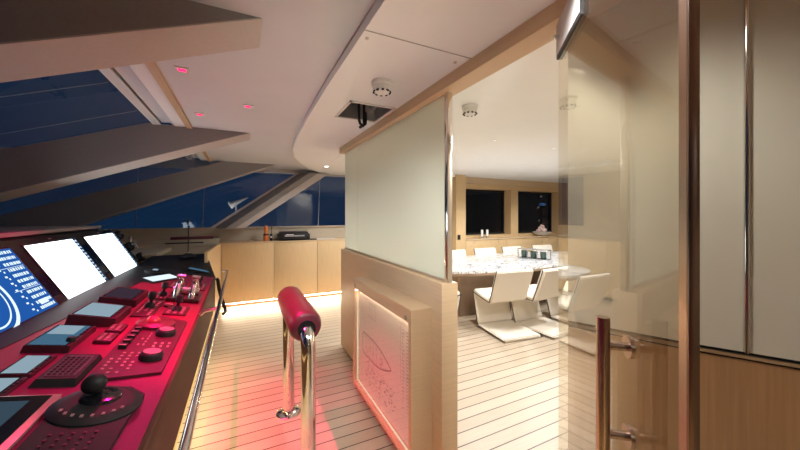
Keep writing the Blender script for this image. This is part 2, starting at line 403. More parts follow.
# local x runs from the pivot to the free edge, local y is the side away from / towards the viewer
side = 1 if (Matrix.Rotation(-ang, 2) @ (Vector((0, 0))-H)).y > 0 else -1
g = MB().prism([(.0, .012), (Wd-.017, .012), (Wd-.017, 2.25), (.275, 2.25), (.275, 2.135), (.0, 2.135)][::1], 'y', -.006, .006)
g.build('pane', 'door_glass', t)
fr = MB().prism([(Wd-.019, .005), (Wd, .005), (Wd, 2.25), (Wd-.019, 2.25)], 'y', -.007, .007)
plab(fr.build('stile', 'copper', t), 'warm metal edge')
MB().box(Wd, Wd+.005, -.007, .007, .005, 2.25, .001).build('edge_seal', 'bronze', t)
pf = MB().prism([(-.012, 2.148), (.262, 2.148), (.262, 2.262), (-.012, 2.262)], 'y', -.011, .011)
plab(pf.build('pivot_fitting', 'suede_lit_pale', t), 'pale pivot fitting at the top corner')
MB().prism([(-.012, 2.134), (.276, 2.134), (.276, 2.262), (.262, 2.262), (.262, 2.148), (-.012, 2.148)], 'y', -.010, .010).build('pivot_seal', 'black', t)
lx = None
# handle: rosettes on the glass, bar standing off towards the viewer
RH = (Vector((.703, .367))-H).dot(d2)
hz0, hz1, ra, rb = 1.045, 1.340, 1.283, 1.104
so = side*.056
hd = MB().tube([(RH, so, hz0), (RH, so, hz1)], .0125, 20).build('pull_handle', 'copper', t)
for z in (ra, rb):
    MB().tube([(RH, side*.012, z), (RH, so, z)], .0085, 14).build('standoff', 'copper', hd)
    MB().tube([(RH, side*.006, z), (RH, side*.014, z)], .022, 24).build('rosette', 'copper', hd)
MB().tube([(.03, 0, 2.2), (.03, side*.03, 2.2)], .008).build('hinge_pin', 'steel', t)

# ------------------------------------------------------------------ oak cabinets along the side wall
xs = [-.30, .49, 1.22, 1.98, 2.74, 3.50, 4.02]
for k in range(6):
    xa, xb = xs[k], xs[k+1]
    t = thing('cabinet', ['oak base cabinet beside the console end, leftmost of the row', 'oak base cabinet under the printer', 'oak base cabinet against the frosted partition end',
                          'oak base cabinet hidden behind the partition, fourth of the row', 'oak base cabinet hidden behind the partition, fifth of the row', 'oak base cabinet in the far corner, last of the row'][k],
              'cabinet', ((xa+xb)/2, 5.85, 0), group='oak cabinets along the side wall')
    o = ((xa+xb)/2, 5.85, 0)
    MB().box(xa+.002, xb-.002, 5.872, WY-.002, .10, 1.06).build('carcass', 'oak_v', t, o)
    MB().box(xa+.003, xb-.003, 5.85, 5.87, .10, 1.057, .002).build('door', 'oak_v', t, o)
    MB().box(xa+.002, xb-.002, 6.05, WY-.002, 0, .10).build('plinth', 'oak_dark', t, o)
tag(MB().box(-.31, 4.03, 5.845, WY-.002, 1.06, 1.08, .002).build('worktop', 'oak_h'), 'oak worktop running along the tops of the side cabinets', 'worktop')
tag(MB().box(-.28, 2.2, 5.885, 5.925, .085, .0985).build('light_strip', 'led_strong'), 'warm light strip glowing under the oak cabinets', 'light strip')
# angled oak side panel from cabinet to console
tag(MB().prism([(-.302, 5.845), (-.378, 4.55), (-.41, 4.55), (-.334, 5.845)], 'z', .10, 1.08).build('side_panel', 'oak_v'), 'oak side panel joining the cabinets to the console end', 'panel')

# ------------------------------------------------------------------ helm console
TH = math.atan(.2)
def cz(x): return .85 + .2*(-.268-x)
t = thing('helm_console', 'long ship helm console with a red-lit top and black screen surround', 'console', (-.9, 1.5, 0)); HC = t
o = (-.9, 1.5, 0)
def slab(poly, name, mat, top=0.0, th=.03):
    A = [(x, y, cz(x)+top-th) for x, y in poly]; B = [(x, y, cz(x)+top) for x, y in poly]
    return MB().ruled(A, B).build(name, mat, t, o)
def bx(y): return max(-.955, min(-.776, -.9+.079*(y-2.1)))
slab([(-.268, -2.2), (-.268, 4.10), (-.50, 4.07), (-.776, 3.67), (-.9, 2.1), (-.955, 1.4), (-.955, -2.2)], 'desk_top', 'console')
# black surround: flat strip in front of the screens
slab([(-.955, -2.2), (-.955, 1.4), (-.9, 2.1), (-.776, 3.67), (-.50, 4.07), (-.62, 4.3), (-1.0, 4.30), (-1.0, -2.2)], 'surround', 'black', .003)
# rising black end
pts = [(-.266, 4.08, .853), (-.50, 4.06, .899), (-.62, 4.3, .925), (-1.0, 4.32, 1.0), (-1.0, 4.92, 1.03), (-.42, 4.92, 1.03)]
b = MB(); b._add(pts + [(x, y, .5) for x, y, z in pts], [(0, 1, 2), (0, 2, 5), (2, 3, 4, 5)] + [(i, (i+1) % 6, 6+(i+1) % 6, 6+i) for i in range(6)] + [tuple(range(11, 5, -1))])
b.build('end_deck', 'black', t, o)
MB().box(-.30, -.268, -2.2, 4.10, .526, .838).build('fascia', 'oak_dark', t, o)
MB().box(-.31, -.267, -2.2, 4.10, .500, .526).build('lit_edge_glow', 'edge_glow', t, o)  # lit lower trim, its brightness put in as emission
MB().box(-.30, -.262, -2.2, 4.10, .834, .852, .003).build('edge_trim', 'oak_dark', t, o)
MB().box(-1.9, -.72, -2.2, 4.9, 0, .5).build('base', 'oak_dark', t, o)
MB().prism([(-.31, .5), (-.31, .80), (-.95, .93), (-1.24, 1.35), (-1.9, 1.35), (-1.9, .5)], 'y', -2.2, 4.06).build('body', 'black', t, o)
MB().box(-.42, -.32, -2.2, 4.0, .490, .4965).build('under_light', 'led', t, o)
# tilted black screen board
PH = math.radians(59.76)
def sp(u, y, w=0):      # u up along the board from screen bottom line, w out of the board
    return (-1.003-.504*u+.864*w, y, 1.0+.864*u+.504*w)
A = [sp(-.05, -2.2, -.02), sp(.455, -2.2, -.02), sp(.455, -2.2, 0), sp(-.05, -2.2, 0)]
B = [sp(-.05, 4.36, -.02), sp(.455, 4.30, -.02), sp(.455, 4.30, 0), sp(-.05, 4.52, 0)]
MB().ruled(A, B).build('screen_board', 'blackgloss', t, o)
MB().prism([(-1.25, 1.412), (-1.25, 1.437), (-3.5, 1.437), (-3.5, 1.40), (-1.6, 1.40)], 'y', -2.2, 4.15).build('dash_shelf', 'suede', t, o)
MB().box(-1.9, -1.26, -2.2, 4.12, 1.33, 1.402).build('hood', 'black', t, o)

# ---- three big displays
def display(y0, y1, label, kind):
    W_, H_ = y1-y0, .405
    t = thing('chart_display', label, 'display', sp(0, (y0+y1)/2, .002), (0, PH, 0), group='large displays above the console')
    # local: x = down the screen, y = to the right, z = out
    MB().box(-H_-.012, .012, -W_/2-.012, W_/2+.012, -.006, .002, .002).build('frame', 'black', t)
    s = MB().box(-H_, 0, -W_/2, W_/2, .002, .004).build('screen', 'scr_blue' if kind == 'blue' else 'scr_white', t)
    r = random.Random(kind)
    z0, z1 = .0042, .0048
    tx = MB(); 
    def blk(x, y, w, h, m=None): (m or tx).box(x, x+h, y, y+w, z0, z1)
    if kind == 'blue':
        for rad, wd, sq in ((.175, .020, 1.0), (.142, .009, 1.0), (.062, .012, 1.0), (.03, .008, 1.0)):
            n = 48; rg = MB()
            cx, cy = -H_*.40, -W_*.20
            for k in range(n):
                a = 2*PI*k/n; a2 = 2*PI*(k+1)/n
                q = []
                for (aa, rr) in ((a, rad), (a2, rad), (a2, rad+wd), (a, rad+wd)):
                    q.append((cx+rr*math.cos(aa), cy+rr*math.sin(aa)*sq, z1))
                rg.quad(*q)
            rg.build('radar_ring', 'scr_text', t)
        for rr in range(11):
            x = -H_+.012+rr*.036; y = W_/2-.155
            while y < W_/2-.02:
                w = r.uniform(.006, .02); blk(x, y, w, .018); y += w+r.uniform(.004, .010)
        for rr in range(9):
            blk(-H_+.03+rr*.042, W_/2-.22+r.uniform(-.01, .01), .018, .010); blk(-H_+.045+rr*.042, W_/2-.20, .010, .010)
        for x in (-H_*.72, -H_*.38): blk(x, W_/2-.24, .23, .0025)
        blk(-.07, W_/2-.13, .08, .03)
        tx.build('screen_text', 'scr_text', t)
    else:
        MB().box(-H_, 0, W_/2-.052, W_/2, z0, z0+.0004).build('side_bar', 'scr_navy', t)
        for rr in range(13):
            x = -H_+.012+rr*.03; y = W_/2-.048
            while y < W_/2-.008:
                w = r.uniform(.005, .012); tx.box(x, x+.015, y, min(y+w, W_/2-.004), z1, z1+.0004); y += w+.006
        tx.build('screen_text', 'scr_text', t)
        tr = MB()
        a, y = -H_*.62, -W_*.22
        for q in range(14):
            a2 = a+r.uniform(-.012, .03); y2 = y+r.uniform(.0, .03)
            tr.quad((a, y, z1), (a2, y2, z1), (a2+.0022, y2, z1), (a+.0022, y, z1)); a, y = a2, y2
        tr.build('chart_marking', 'scr_grey', t)
    MB().box(-H_-.030, -H_-.026, -.018, .018, .0005, .0022).build('name_plate', 'grey', t)
    for k in range(2): MB().box(.022, .026, W_/2-.06-k*.30, W_/2-.055-k*.30, .0005, .003).build('indicator', 'lightgrey', t)
display(1.965, 2.655, 'blue radar display with white rings at the left edge', 'blue')
display(2.79, 3.455, 'large white chart display right of the blue radar', 'w1')
display(3.625, 4.32, 'white chart display at the far end, nearest the side window', 'w2')
# round gauges on the end of the screen board
for k, (u, y) in enumerate(((.37, 4.40), (.22, 4.47), (.07, 4.55))):
    t = thing('round_gauge', ['uppermost round dial beside the far display', 'middle round dial beside the far display', 'lowest round dial beside the far display'][k], 'gauge', sp(u, y, -.01), (0, PH, 0), group='dials at the end of the screen board')
    MB().lathe([(.05, 0), (.05, .035), (.042, .045)], (0, 0, 0), 20).build('housing', 'black', t)
    MB().lathe([(.036, .045), (.036, .047)], (0, 0, 0), 20).build('face', 'blackgloss', t)
    MB().box(-.02, .004, -.004, .004, .047, .049).build('pointer', 'lightgrey', t)

# ---- things on the tilted console top: local x = across (down slope), y = along the console, z = off the surface
def on(name, label, cat, x, y, rz=0, group=None, lift=.0):
    n = Vector((math.sin(TH), 0, math.cos(TH)))
    p = Vector((x, y, cz(x))) + n*lift
    e = (Matrix.Rotation(TH, 3, 'Y') @ Matrix.Rotation(rz, 3, 'Z')).to_euler()
    return thing(name, label, cat, p, e, group)
def keygrid(nx, ny, dx, dy, sx, sy, z, x0=0, y0=0, skip=0, rnd=None):
    b = MB(); sx = max(sx, dx-.019); sy = max(sy, dy-.019)
    for i in range(nx):
        for j in range(ny):
            if rnd and rnd.random() < skip: continue
            b.box(x0+i*dx, x0+i*dx+sx, y0+j*dy, y0+j*dy+sy, z, z+.003)
    return b
# tablet, bottom left
t = on('tablet_screen', 'large slate screen with a rose metal rim at the bottom left', 'screen', -.70, 1.28)
MB().box(-.14, .14, -.24, .24, 0, .016, .004).build('rim', 'rose', t)
MB().box(-.128, .118, -.228, .228, .016, .018).build('glass', 'blackgloss', t)
MB().box(-.11, .075, -.20, .195, .018, .0185).build('picture', 'scr_slate', t)
# joystick controller
t = on('joystick_controller', 'dark joystick controller with ball knob and keypad in the foreground', 'joystick', -.440, 1.385)
MB().prism([(-.10, -.34), (.10, -.34), (.105, -.02), (.115, .10), (.06, .16), (-.02, .165), (-.09, .10), (-.105, -.02)], 'z', 0, .022).build('base', 'rubber', t)
MB().lathe([(.122, .02), (.122, .026), (.108, .036), (.085, .040), (.06, .040)], (0, .03, 0), 36).build('dial_ring', 'rubber', t)
MB().lathe([(.058, .038), (.052, .048), (.03, .050), (.02, .054), (.014, .060)], (0, .05, 0), 28).build('boot', 'blackgloss', t)
MB().tube([(0, .05, .05), (-.022, .042, .085)], .011).build('stem', 'black', t)
MB().ball((-.025, .04, .090), .034, 20, (1, 1, .95)).build('ball_knob', 'rubber', t)
kb = MB()
for k in range(8):
    a = math.radians(214+k*16); kb.box(.092*math.cos(a)-.004, .092*math.cos(a)+.004, .03+.092*math.sin(a)-.006, .03+.092*math.sin(a)+.006, .037, .041)
kb.build('key_lettering', 'keys', t)
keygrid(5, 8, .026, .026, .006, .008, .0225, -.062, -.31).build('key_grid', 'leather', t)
# small displays
def small_display(label, x, y, w, l, h, scr, rz=0, tilt=.0, knob=False, frame='module', mar=(.18, .16), grp='small displays on the console'):
    t = on('small_display', label, 'display', x, y, rz, grp)
    A = [(-w/2, -l/2, 0), (w/2, -l/2, 0), (w/2, l/2, 0), (-w/2, l/2, 0)]
    B = [(-w/2*.96, -l/2*.96, h+tilt), (w/2*.96, -l/2*.96, h), (w/2*.96, l/2*.96, h), (-w/2*.96, l/2*.96, h+tilt)]
    MB().ruled(A, B).build('case', frame, t)
    def zz(xx): return h + tilt*(.5-xx/w)
    a, c = -w/2*(1-mar[0]), w/2*(1-mar[0]*2.0); y0, y1 = -l/2*(1-mar[1]), l/2*(1-mar[1])
    MB().ruled([(a-.006, y0-.006, zz(a)-.003), (c+.006, y0-.006, zz(c)-.003), (c+.006, y1+.006, zz(c)-.003), (a-.006, y1+.006, zz(a)-.003)],
               [(a-.006, y0-.006, zz(a)+.001), (c+.006, y0-.006, zz(c)+.001), (c+.006, y1+.006, zz(c)+.001), (a-.006, y1+.006, zz(a)+.001)]).build('bezel', 'blackgloss', t)
    MB().quad((a, y0, zz(a)+.0016), (c, y0, zz(c)+.0016), (c, y1, zz(c)+.0016), (a, y1, zz(a)+.0016)).build('picture', scr, t)
    kb = MB()
    for k in range(6): kb.box(w/2*.74, w/2*.74+.008, -l*.36+k*l*.13, -l*.36+k*l*.13+max(.012, l*.13-.018), zz(w*.4)-.002, zz(w*.4)+.003)
    kb.build('button_strip', 'rubber', t)
    if knob: MB().lathe([(.017, 0), (.017, .014), (.012, .02)], (w*.36, -l*.28, h), 18).build('knob', 'rubber', t)
    return t
small_display('thick burgundy display box with dark screen, farthest in its row', -.74, 2.87, .20, .34, .045, 'scr_dim', tilt=.01)
small_display('thick burgundy display box with pale lit screen', -.735, 2.43, .21, .29, .045, 'scr_pale', tilt=.012)
t = small_display('blue lit display with a knob, in front of the burgundy boxes', -.765, 2.07, .155, .30, .028, 'scr_mid', knob=True, mar=(.14, .10))
MB().box(-.06, .035, .0, .125, .0305, .0315).build('picture', 'scr_pale', t)
small_display('flat display with bright pale blue screen at the left edge', -.755, 1.775, .10, .19, .012, 'scr_pale', mar=(.2, .14))
small_display('flat display half cut by the left edge above the slate screen', -.757, 1.585, .10, .16, .012, 'scr_pale', mar=(.2, .14))
# dark square keypad tablet
t = on('keypad_block', 'square black keypad block with a dim purple face', 'keypad', -.618, 1.73)
MB().ruled([(-.065, -.13, 0), (.065, -.13, 0), (.065, .13, 0), (-.065, .13, 0)], [(-.055, -.115, .025), (.055, -.115, .025), (.055, .115, .025), (-.055, .115, .025)]).build('case', 'rubber', t)
MB().box(-.042, .045, -.095, .095, .025, .027).build('face', pbr('dim_purple_face', (.10, .06, .08), .4), t)
keygrid(5, 8, .016, .022, .010, .014, .0268, -.038, -.086).build('keys', 'rubber', t)
# two little label blocks
for k, (y, lb) in enumerate(((2.09, 'small burgundy button block with pale lettering, nearer of two'), (2.24, 'small burgundy button block with pale lettering, farther of two'))):
    t = on('button_block', lb, 'button block', -.612, y, 0, 'button blocks')
    MB().box(-.035, .035, -.06, .06, 0, .018, .004).build('case', 'module', t)
    r = random.Random(k); bb = MB()
    for i in range(2):
        for j in range(5): bb.box(-.024+i*.026, -.010+i*.026, -.048+j*.02, -.048+j*.02+r.uniform(.006, .015), .018, .0195)
    bb.build('lettering', 'keys', t)
# main engine panel with ball, dials, slider and keys
t = on('control_panel', 'long control panel with trackball, two dials and rows of keys', 'control panel', -.425, 2.04)
MB().prism([(-.12, -.42), (.115, -.35), (.115, .37), (-.04, .46), (-.13, .42)], 'z', 0, .012).build('plate', 'module', t)
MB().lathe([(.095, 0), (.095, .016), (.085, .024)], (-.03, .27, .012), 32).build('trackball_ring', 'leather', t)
MB().ball((-.045, .26, .036), .035, 18).build('trackball', pbr('red_ball', (.5, .04, .08), .25), t)
for k, (x, y) in enumerate(((.045, -.205), (.045, .115))):
    d = MB().lathe([(.046, 0), (.046, .02), (.04, .03), (.036, .032)], (x, y, .012), 26).build('dial', 'rubber', t)
    MB().lathe([(.034, 0), (.034, .003)], (x, y, .043), 24).build('cap', 'keys', d)
for k in range(5):
    sl = MB().box(-.105, -.075, -.10+k*.065, -.065+k*.065, .012, .03).build('rocker_switch', 'rubber', t)
    MB().box(-.105, -.078, -.098+k*.065, -.09+k*.065, .03, .032).build('cap', 'keys', sl)
keygrid(4, 7, .028, .034, .010, .008, .012, -.10, -.36, .25, random.Random(3)).build('keys', 'keys', t)
keygrid(2, 5, .022, .040, .007, .012, .012, -.045, -.05, .2, random.Random(4)).build('key_lettering', 'keys', t)
keygrid(3, 2, .030, .040, .010, .010, .012, .02, -.07).build('key_lettering', 'keys', t)
# smaller switch panels beyond
def switch_panel(label, x, y, w, l, seed, lever=True):
    t = on('switch_panel', label, 'switch panel', x, y, 0, 'switch panels')
    MB().box(-w/2, w/2, -l/2, l/2, 0, .010, .003).build('plate', 'module', t)
    keygrid(3, max(3, int(l/.05)), w/3.4, .045, .012, .014, .010, -w/2+.015, -l/2+.02, .15, random.Random(seed)).build('keys', 'keys', t)
    if lever:
        MB().lathe([(.030, 0), (.026, .02), (.014, .03)], (0, 0, .01), 20).build('boot', 'rubber', t)
        MB().tube([(0, 0, .03), (0, .0, .075)], .009).build('stem', 'black', t)
        MB().lathe([(.012, 0), (.022, .01), (.022, .045), (.014, .055)], (0, 0, .06), 18).build('lever_knob', 'rubber', t)
switch_panel('switch panel with a black lever beyond the trackball', -.565, 2.70, .11, .42, 1)
switch_panel('switch panel with a black lever at the foot of the throttle', -.405, 2.66, .13, .20, 2)
switch_panel('narrow switch panel left of the throttle', -.555, 3.05, .09, .22, 3)
t = on('push_button', 'round pale topped push button between the switch panels', 'button', -.47, 2.78)
MB().lathe([(.035, 0), (.033, .012)], (0, 0, 0), 22).build('collar', 'module', t); MB().lathe([(.024, .012), (.022, .02)], (0, 0, 0), 20).build('cap', 'keys', t)
# chrome twin throttle
t = on('engine_throttle', 'chrome twin lever engine throttle near the console far end', 'throttle', -.41, 3.05)
MB().box(-.11, .11, -.14, .14, 0, .03, .008).build('base', 'module', t)
for s in (-1, 1):
    arc = [(s*.05, .13*math.cos(a), .03+.10*math.sin(a)) for a in [PI*k/14 for k in range(15)]]
    MB().tube(arc, .020, 10).build('quadrant', 'steel', t)
    l = MB().tube([(s*.05, .0, .06), (s*.05, -.03, .15), (s*.05, -.035, .175)], [.014, .013, .013], 12).build('lever', 'steel', t)
    MB().tube([(s*.05-.028, -.035, .175), (s*.05+.028, -.035, .175)], .019, 14).build('grip', 'steel', l)
MB().tube([(-.09, 0, .055), (.09, 0, .055)], .035, 20).build('hub', 'steel', t)
switch_panel('switch panel right beyond the throttle at the console edge', -.36, 3.50, .12, .30, 5)
switch_panel('switch panel beyond the throttle, left of the edge panel', -.52, 3.50, .12, .26, 6, False)
# standing screen, flat blue screen, puck, gooseneck
def leaning_screen(label, x, y, w, l, h, lean, scr, rz):
    t = on('leaning_screen', label, 'screen', x, y, rz, 'raised screens at the far end')
    A = [(-w/2, -l/2, 0), (w/2, -l/2, 0), (w/2, l/2, 0), (-w/2, l/2, 0)]
    B = [(-w/2, -l/2, h+lean), (w/2, -l/2, h), (w/2, l/2, h), (-w/2, l/2, h+lean)]
    MB().ruled(A, B).build('case', 'black', t)
    q = .012
    MB().quad((-w/2+q, -l/2+q, h+lean*(1-q/w)+.001), (w/2-q, -l/2+q, h+lean*q/w+.001), (w/2-q, l/2-q, h+lean*q/w+.001), (-w/2+q, l/2-q, h+lean*(1-q/w)+.001)).build('picture', scr, t)
leaning_screen('bright pale screen lying flat beyond the burgundy boxes', -.68, 3.68, .12, .36, .012, .02, 'scr_text', -.45)
leaning_screen('dim blue screen set in the black end of the console', -.44, 4.25, .22, .12, .025, .02, 'scr_mid', 0)
t = on('puck_control', 'low black puck control with a pale top on the black surround', 'control', -.79, 3.99, lift=.004)
MB().lathe([(.085, 0), (.085, .018), (.06, .03)], (0, 0, 0), 28).build('body', 'rubber', t); MB().box(-.02, .02, -.035, .035, .030, .033).build('cap', 'scr_pale', t)
t = thing('gooseneck_microphone', 'thin black gooseneck microphone standing on a round base', 'microphone', (-.60, 4.72, 1.022))
MB().lathe([(.085, 0), (.085, .015), (.04, .035), (.02, .045)], (0, 0, 0), 26).build('base', 'rubber', t)
MB().tube([(0, 0, .04), (.005, 0, .2), (.0, .01, .42)], .006, 8).build('neck', 'black', t)
MB().lathe([(.006, 0), (.011, .01), (.011, .05), (.006, .06)], (0, .01, .41), 12).build('capsule', 'black', t)
MB().box(-.012, .012, -.012, .012, .044, .05).build('button', 'lightgrey', t)
# grab rail along the console edge
t = thing('grab_rail', 'dark steel grab rail along the console edge', 'rail', (-.16, 2.6, .87))
o = (-.16, 2.6, .87)
MB().tube([(-.21, 4.22, .885), (-.165, 4.22, .887), (-.152, 4.21, .885), (-.150, 4.15, .882), (-.149, 2.0, .878), (-.148, -1.5, .875)], .0145, 14).build('bar', 'steel', t, o)
for y in (2.62, .60, -1.2): MB().tube([(-.262, y, .845), (-.235, y, .868), (-.149, y, .878)], .011, 10).build('bracket', 'brushed', t, o)
t = tag(MB().tube([(-.25, 3.98, .853), (-.235, 3.98, .835), (-.225, 4.0, .74), (-.20, 4.05, .60), (-.17, 4.08, .50), (-.165, 4.06, .46), (-.185, 4.02, .45)], .018, 10).build('hanging_strap', 'black'), 'black strap hanging over the console edge behind the rail', 'strap')
# things on the far ledge
tag(MB().box(-1.0, -.42, 6.02, 6.12, 1.145, 1.19, .01).build('ruler_case', 'leather'), 'long dark red case lying on the ledge behind the console', 'case')
tag(MB().box(-1.05, -.55, 5.92, 6.0, 1.09, 1.106, .004).build('folding_ruler', 'black'), 'thin black bar lying in front of the dark red case', 'ruler')
struct(MB().box(-3.5, -.34, 5.88, WY-.002, 1.05, 1.09).build('trim_27', 'cream_wall'), 'beige ledge behind the console under the side window', 'ledge')
struct(MB().box(-3.5, -.34, 6.0, WY-.002, 1.09, 1.145).build('trim_28', 'cream_wall'), None, None)
struct(MB().box(-3.5, -.42, 5.90, 5.93, 0, 1.05).build('wall_ledge', 'cream_wall'), None, None)
t = thing('signal_lamp', 'small chrome lamp bracket behind the far display', 'lamp', (-1.28, 5.2, 1.09))
MB().tube([(0, 0, -.02), (0, 0, .14)], .012).build('post', 'steel', t)
MB().tube([(-.07, 0, .02), (-.05, 0, .08), (0, 0, .10), (.05, 0, .08), (.07, 0, .02)], .010).build('arm', 'steel', t)
MB().ball((0, 0, .15), .022).build('tip', 'steel', t)
struct(MB().box(-3.5, -.96, 4.93, 5.9, 1.0, 1.05).build('trim_29', 'cream_wall'), None, None)

# ------------------------------------------------------------------ things on the cabinets
t = thing('printer', 'black printer on the oak worktop below the leaning fin', 'printer', (.84, 6.08, 1.08))
MB().box(-.27, .27, -.16, .16, 0, .12, .02).build('body', 'black', t)
MB().box(-.24, .24, -.15, .15, .12, .155, .015).build('lid', 'rubber', t)
MB().box(-.17, .17, -.165, -.158, .07, .095).build('paper_slot', 'grey', t)
MB().box(-.20, .20, -.21, -.155, .03, .045).build('output_tray', 'rubber', t)
MB().box(-.15, -.02, -.166, -.158, .10, .112).build('button_strip', 'lightgrey', t)
t = thing('signal_flare', 'orange flare torch standing upright left of the printer', 'torch', (.38, 6.10, 1.08))
MB().lathe([(.042, 0), (.045, .02), (.042, .10), (.030, .13), (.032, .22), (.022, .26), (.012, .27)], (0, 0, 0), 20).build('body', 'orange', t)
MB().lathe([(.046, .095), (.048, .115), (.044, .125)], (0, 0, 0), 20).build('collar', 'module', t)
t = thing('handheld_radio', 'black handheld radio beside the orange flare torch', 'radio', (.46, 6.07, 1.08))
MB().box(-.022, .022, -.02, .02, 0, .12, .006).build('body', 'black', t); MB().tube([(.01, 0, .12), (.01, 0, .26)], .006).build('antenna', 'black', t)
MB().box(-.014, .014, -.022, -.019, .05, .08).build('display', 'lightgrey', t)
for k, (x, y, a, z, lb) in enumerate(((1.34, 6.08, .2, 1.0805, 'sheet of white paper lying right of the printer, lower one'), (1.44, 6.05, -.25, 1.0840, 'sheet of white paper on top, right of the printer'))):
    q = MB().box(-.15, .15, -.10, .10, 0, .003).build('paper_sheet', 'paper'); q.location = (x, y, z); q.rotation_euler = (0, 0, a); tag(q, lb, 'paper', 'papers beside the printer')
q = tag(MB().box(-.06, .06, -.03, .03, 0, .02, .006).build('stapler', 'black'), 'small black object in front of the papers', 'desk item'); q.location = (1.17, 5.96, 1.0805)

# ------------------------------------------------------------------ padded lean rail
t = thing('lean_rail', 'red-lit leather padded rail on two polished steel posts', 'lean rail', (.345, 2.3, 0))
y0, y1, zr = 1.95, 2.74, .875
RX = .345
yy = [y0+.0, y0+.015, y0+.05, (y0+y1)/2, y1-.05, y1-.012, y1]
o = (RX, 2.3, 0)
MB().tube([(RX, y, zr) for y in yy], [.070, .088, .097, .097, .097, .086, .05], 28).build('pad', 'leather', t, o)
MB().tube([(RX, y0-.004, zr-.01), (RX, y0+.02, zr-.01)], .052, 24).build('pad_sleeve', 'blackgloss', t, o)
def post(path, yb):
    p = MB().tube(path, .042, 24).build('post', 'steel', t, o)
    MB().lathe([(.092, 0), (.092, .010), (.080, .016), (.050, .02), (.045, .03)], (RX-.02 if yb > 2 else RX, yb, 0), 30).build('base_flange', 'steel', p, o)
post([(RX-.02, 2.62, 0), (RX-.02, 2.62, .80), (RX, 2.62, .85)], 2.62)
bend = [(RX, 1.90, 0), (RX, 1.90, .745)] + [(RX, 1.90+.11*(1-math.cos(a)), .745+.115*math.sin(a)) for a in [PI/2*k/6 for k in range(1, 7)]]
post(bend, 1.90)

# ------------------------------------------------------------------ lit drawing case on the partition
fx, f0, f1, z0, z1 = .885, 1.647, 2.737, .055, .985
t = thing('drawing_case', 'lit oak wall case holding a yacht deck drawing', 'display case', (.96, (f0+f1)/2, z0))
o = (.96, (f0+f1)/2, z0)
b = MB(); w = .032
b.box(fx, 1.029, f0, f0+w, z0, z1); b.box(fx, 1.029, f1-w, f1, z0, z1); b.box(fx, 1.029, f0+w, f1-w, z1-w, z1); b.box(fx, 1.029, f0+w, f1-w, z0, z0+w); 
b.build('frame', 'oak_h', t, o)
dx = fx+.05
dr = MB().box(dx, dx+.004, f0+w, f1-w, z0+w, z1-w).build('drawing_sheet', 'paper', t, o)
MB().box(fx+.006, fx+.010, f0+w, f1-w, z0+w, z1-w).build('pane', 'box_glass', t, o)
MB().box(fx+.0005, fx+.011, f0+w, f1-w, z1-w-.05, z1-w).build('clamp_rail', 'oak_h', t, o)
for y in (f0+w+.03, f1-w-.03): MB().tube([(fx-.006, y, z1-w-.026), (fx+.008, y, z1-w-.026)], .014, 16).build('clamp_knob', 'steel', t, o)
MB().box(dx-.022, dx-.012, f0+w+.002, f1-w-.002, z1-w-.054, z1-w-.050).build('light_strip', 'box_led', t, o)
MB().box(dx-.022, dx-.012, f0+w+.002, f1-w-.002, z0+w, z0+w+.004).build('light_strip', 'box_dim', t, o)
MB().box(dx-.022, dx-.012, f0+w, f0+w+.004, z0+w+.01, z1-w-.06).build('light_strip', 'box_dim', t, o)
MB().box(dx-.022, dx-.012, f1-w-.004, f1-w, z0+w+.01, z1-w-.06).build('light_strip', 'box_dim', t, o)
ink = MB(); X = dx-.0012; r = random.Random(5)
def stroke(p, q, wd=.003):
    p = Vector(p); q = Vector(q); d = (q-p); 
    if d.length < 1e-5: return
    n = Vector((-d.y, d.x)).normalized()*wd/2
    ink.quad(*[(X, a.x, a.y) for a in (p-n, q-n, q+n, p+n)])
# yacht hull outline: stern far (large y), bow near
ya, yb, zc, hw = 2.62, 2.03, .455, .090
def hull(s):    # s 0 stern .. 1 bow -> half width
    return hw*(min(1, (s+.02)/.06)**.5)*(1-max(0, (s-.35)/.65)**2.2)
N = 26; up = []; dn = []
for k in range(N+1):
    s = k/N; y = ya+(yb-ya)*s; zz = zc-.0*s
    up.append((y, zz+hull(s))); dn.append((y, zz-hull(s)))
for L_ in (up, dn):
    for p, q in zip(L_, L_[1:]): stroke(p, q, .008)
up2 = [(y, zc+(z-zc)*.82) for y, z in up[1:-2]]; dn2 = [(y, zc+(z-zc)*.82) for y, z in dn[1:-2]]
for L_ in (up2, dn2):
    for p, q in zip(L_, L_[1:]): stroke(p, q, .0025)
stroke(up[0], dn[0], .006)
for s in (.15, .3, .42, .55, .68): 
    y = ya+(yb-ya)*s; stroke((y, zc+hull(s)*.8), (y, zc-hull(s)*.8*r.uniform(.2, 1)), .003)
for k in range(26):
    s = r.uniform(.08, .75); y = ya+(yb-ya)*s; z = zc+hull(s)*r.uniform(-.6, .6); ww, hh = r.uniform(.006, .03), r.uniform(.006, .02)
    stroke((y, z), (y-ww, z), .0025); stroke((y, z), (y, z+hh), .0025)
# small framed sketch above the stern
for a, c in (((2.46, .82), (2.33, .82)), ((2.33, .82), (2.33, .71)), ((2.33, .71), (2.46, .71)), ((2.46, .71), (2.46, .82)), ((2.40, .82), (2.40, .71))): stroke(a, c, .0025)
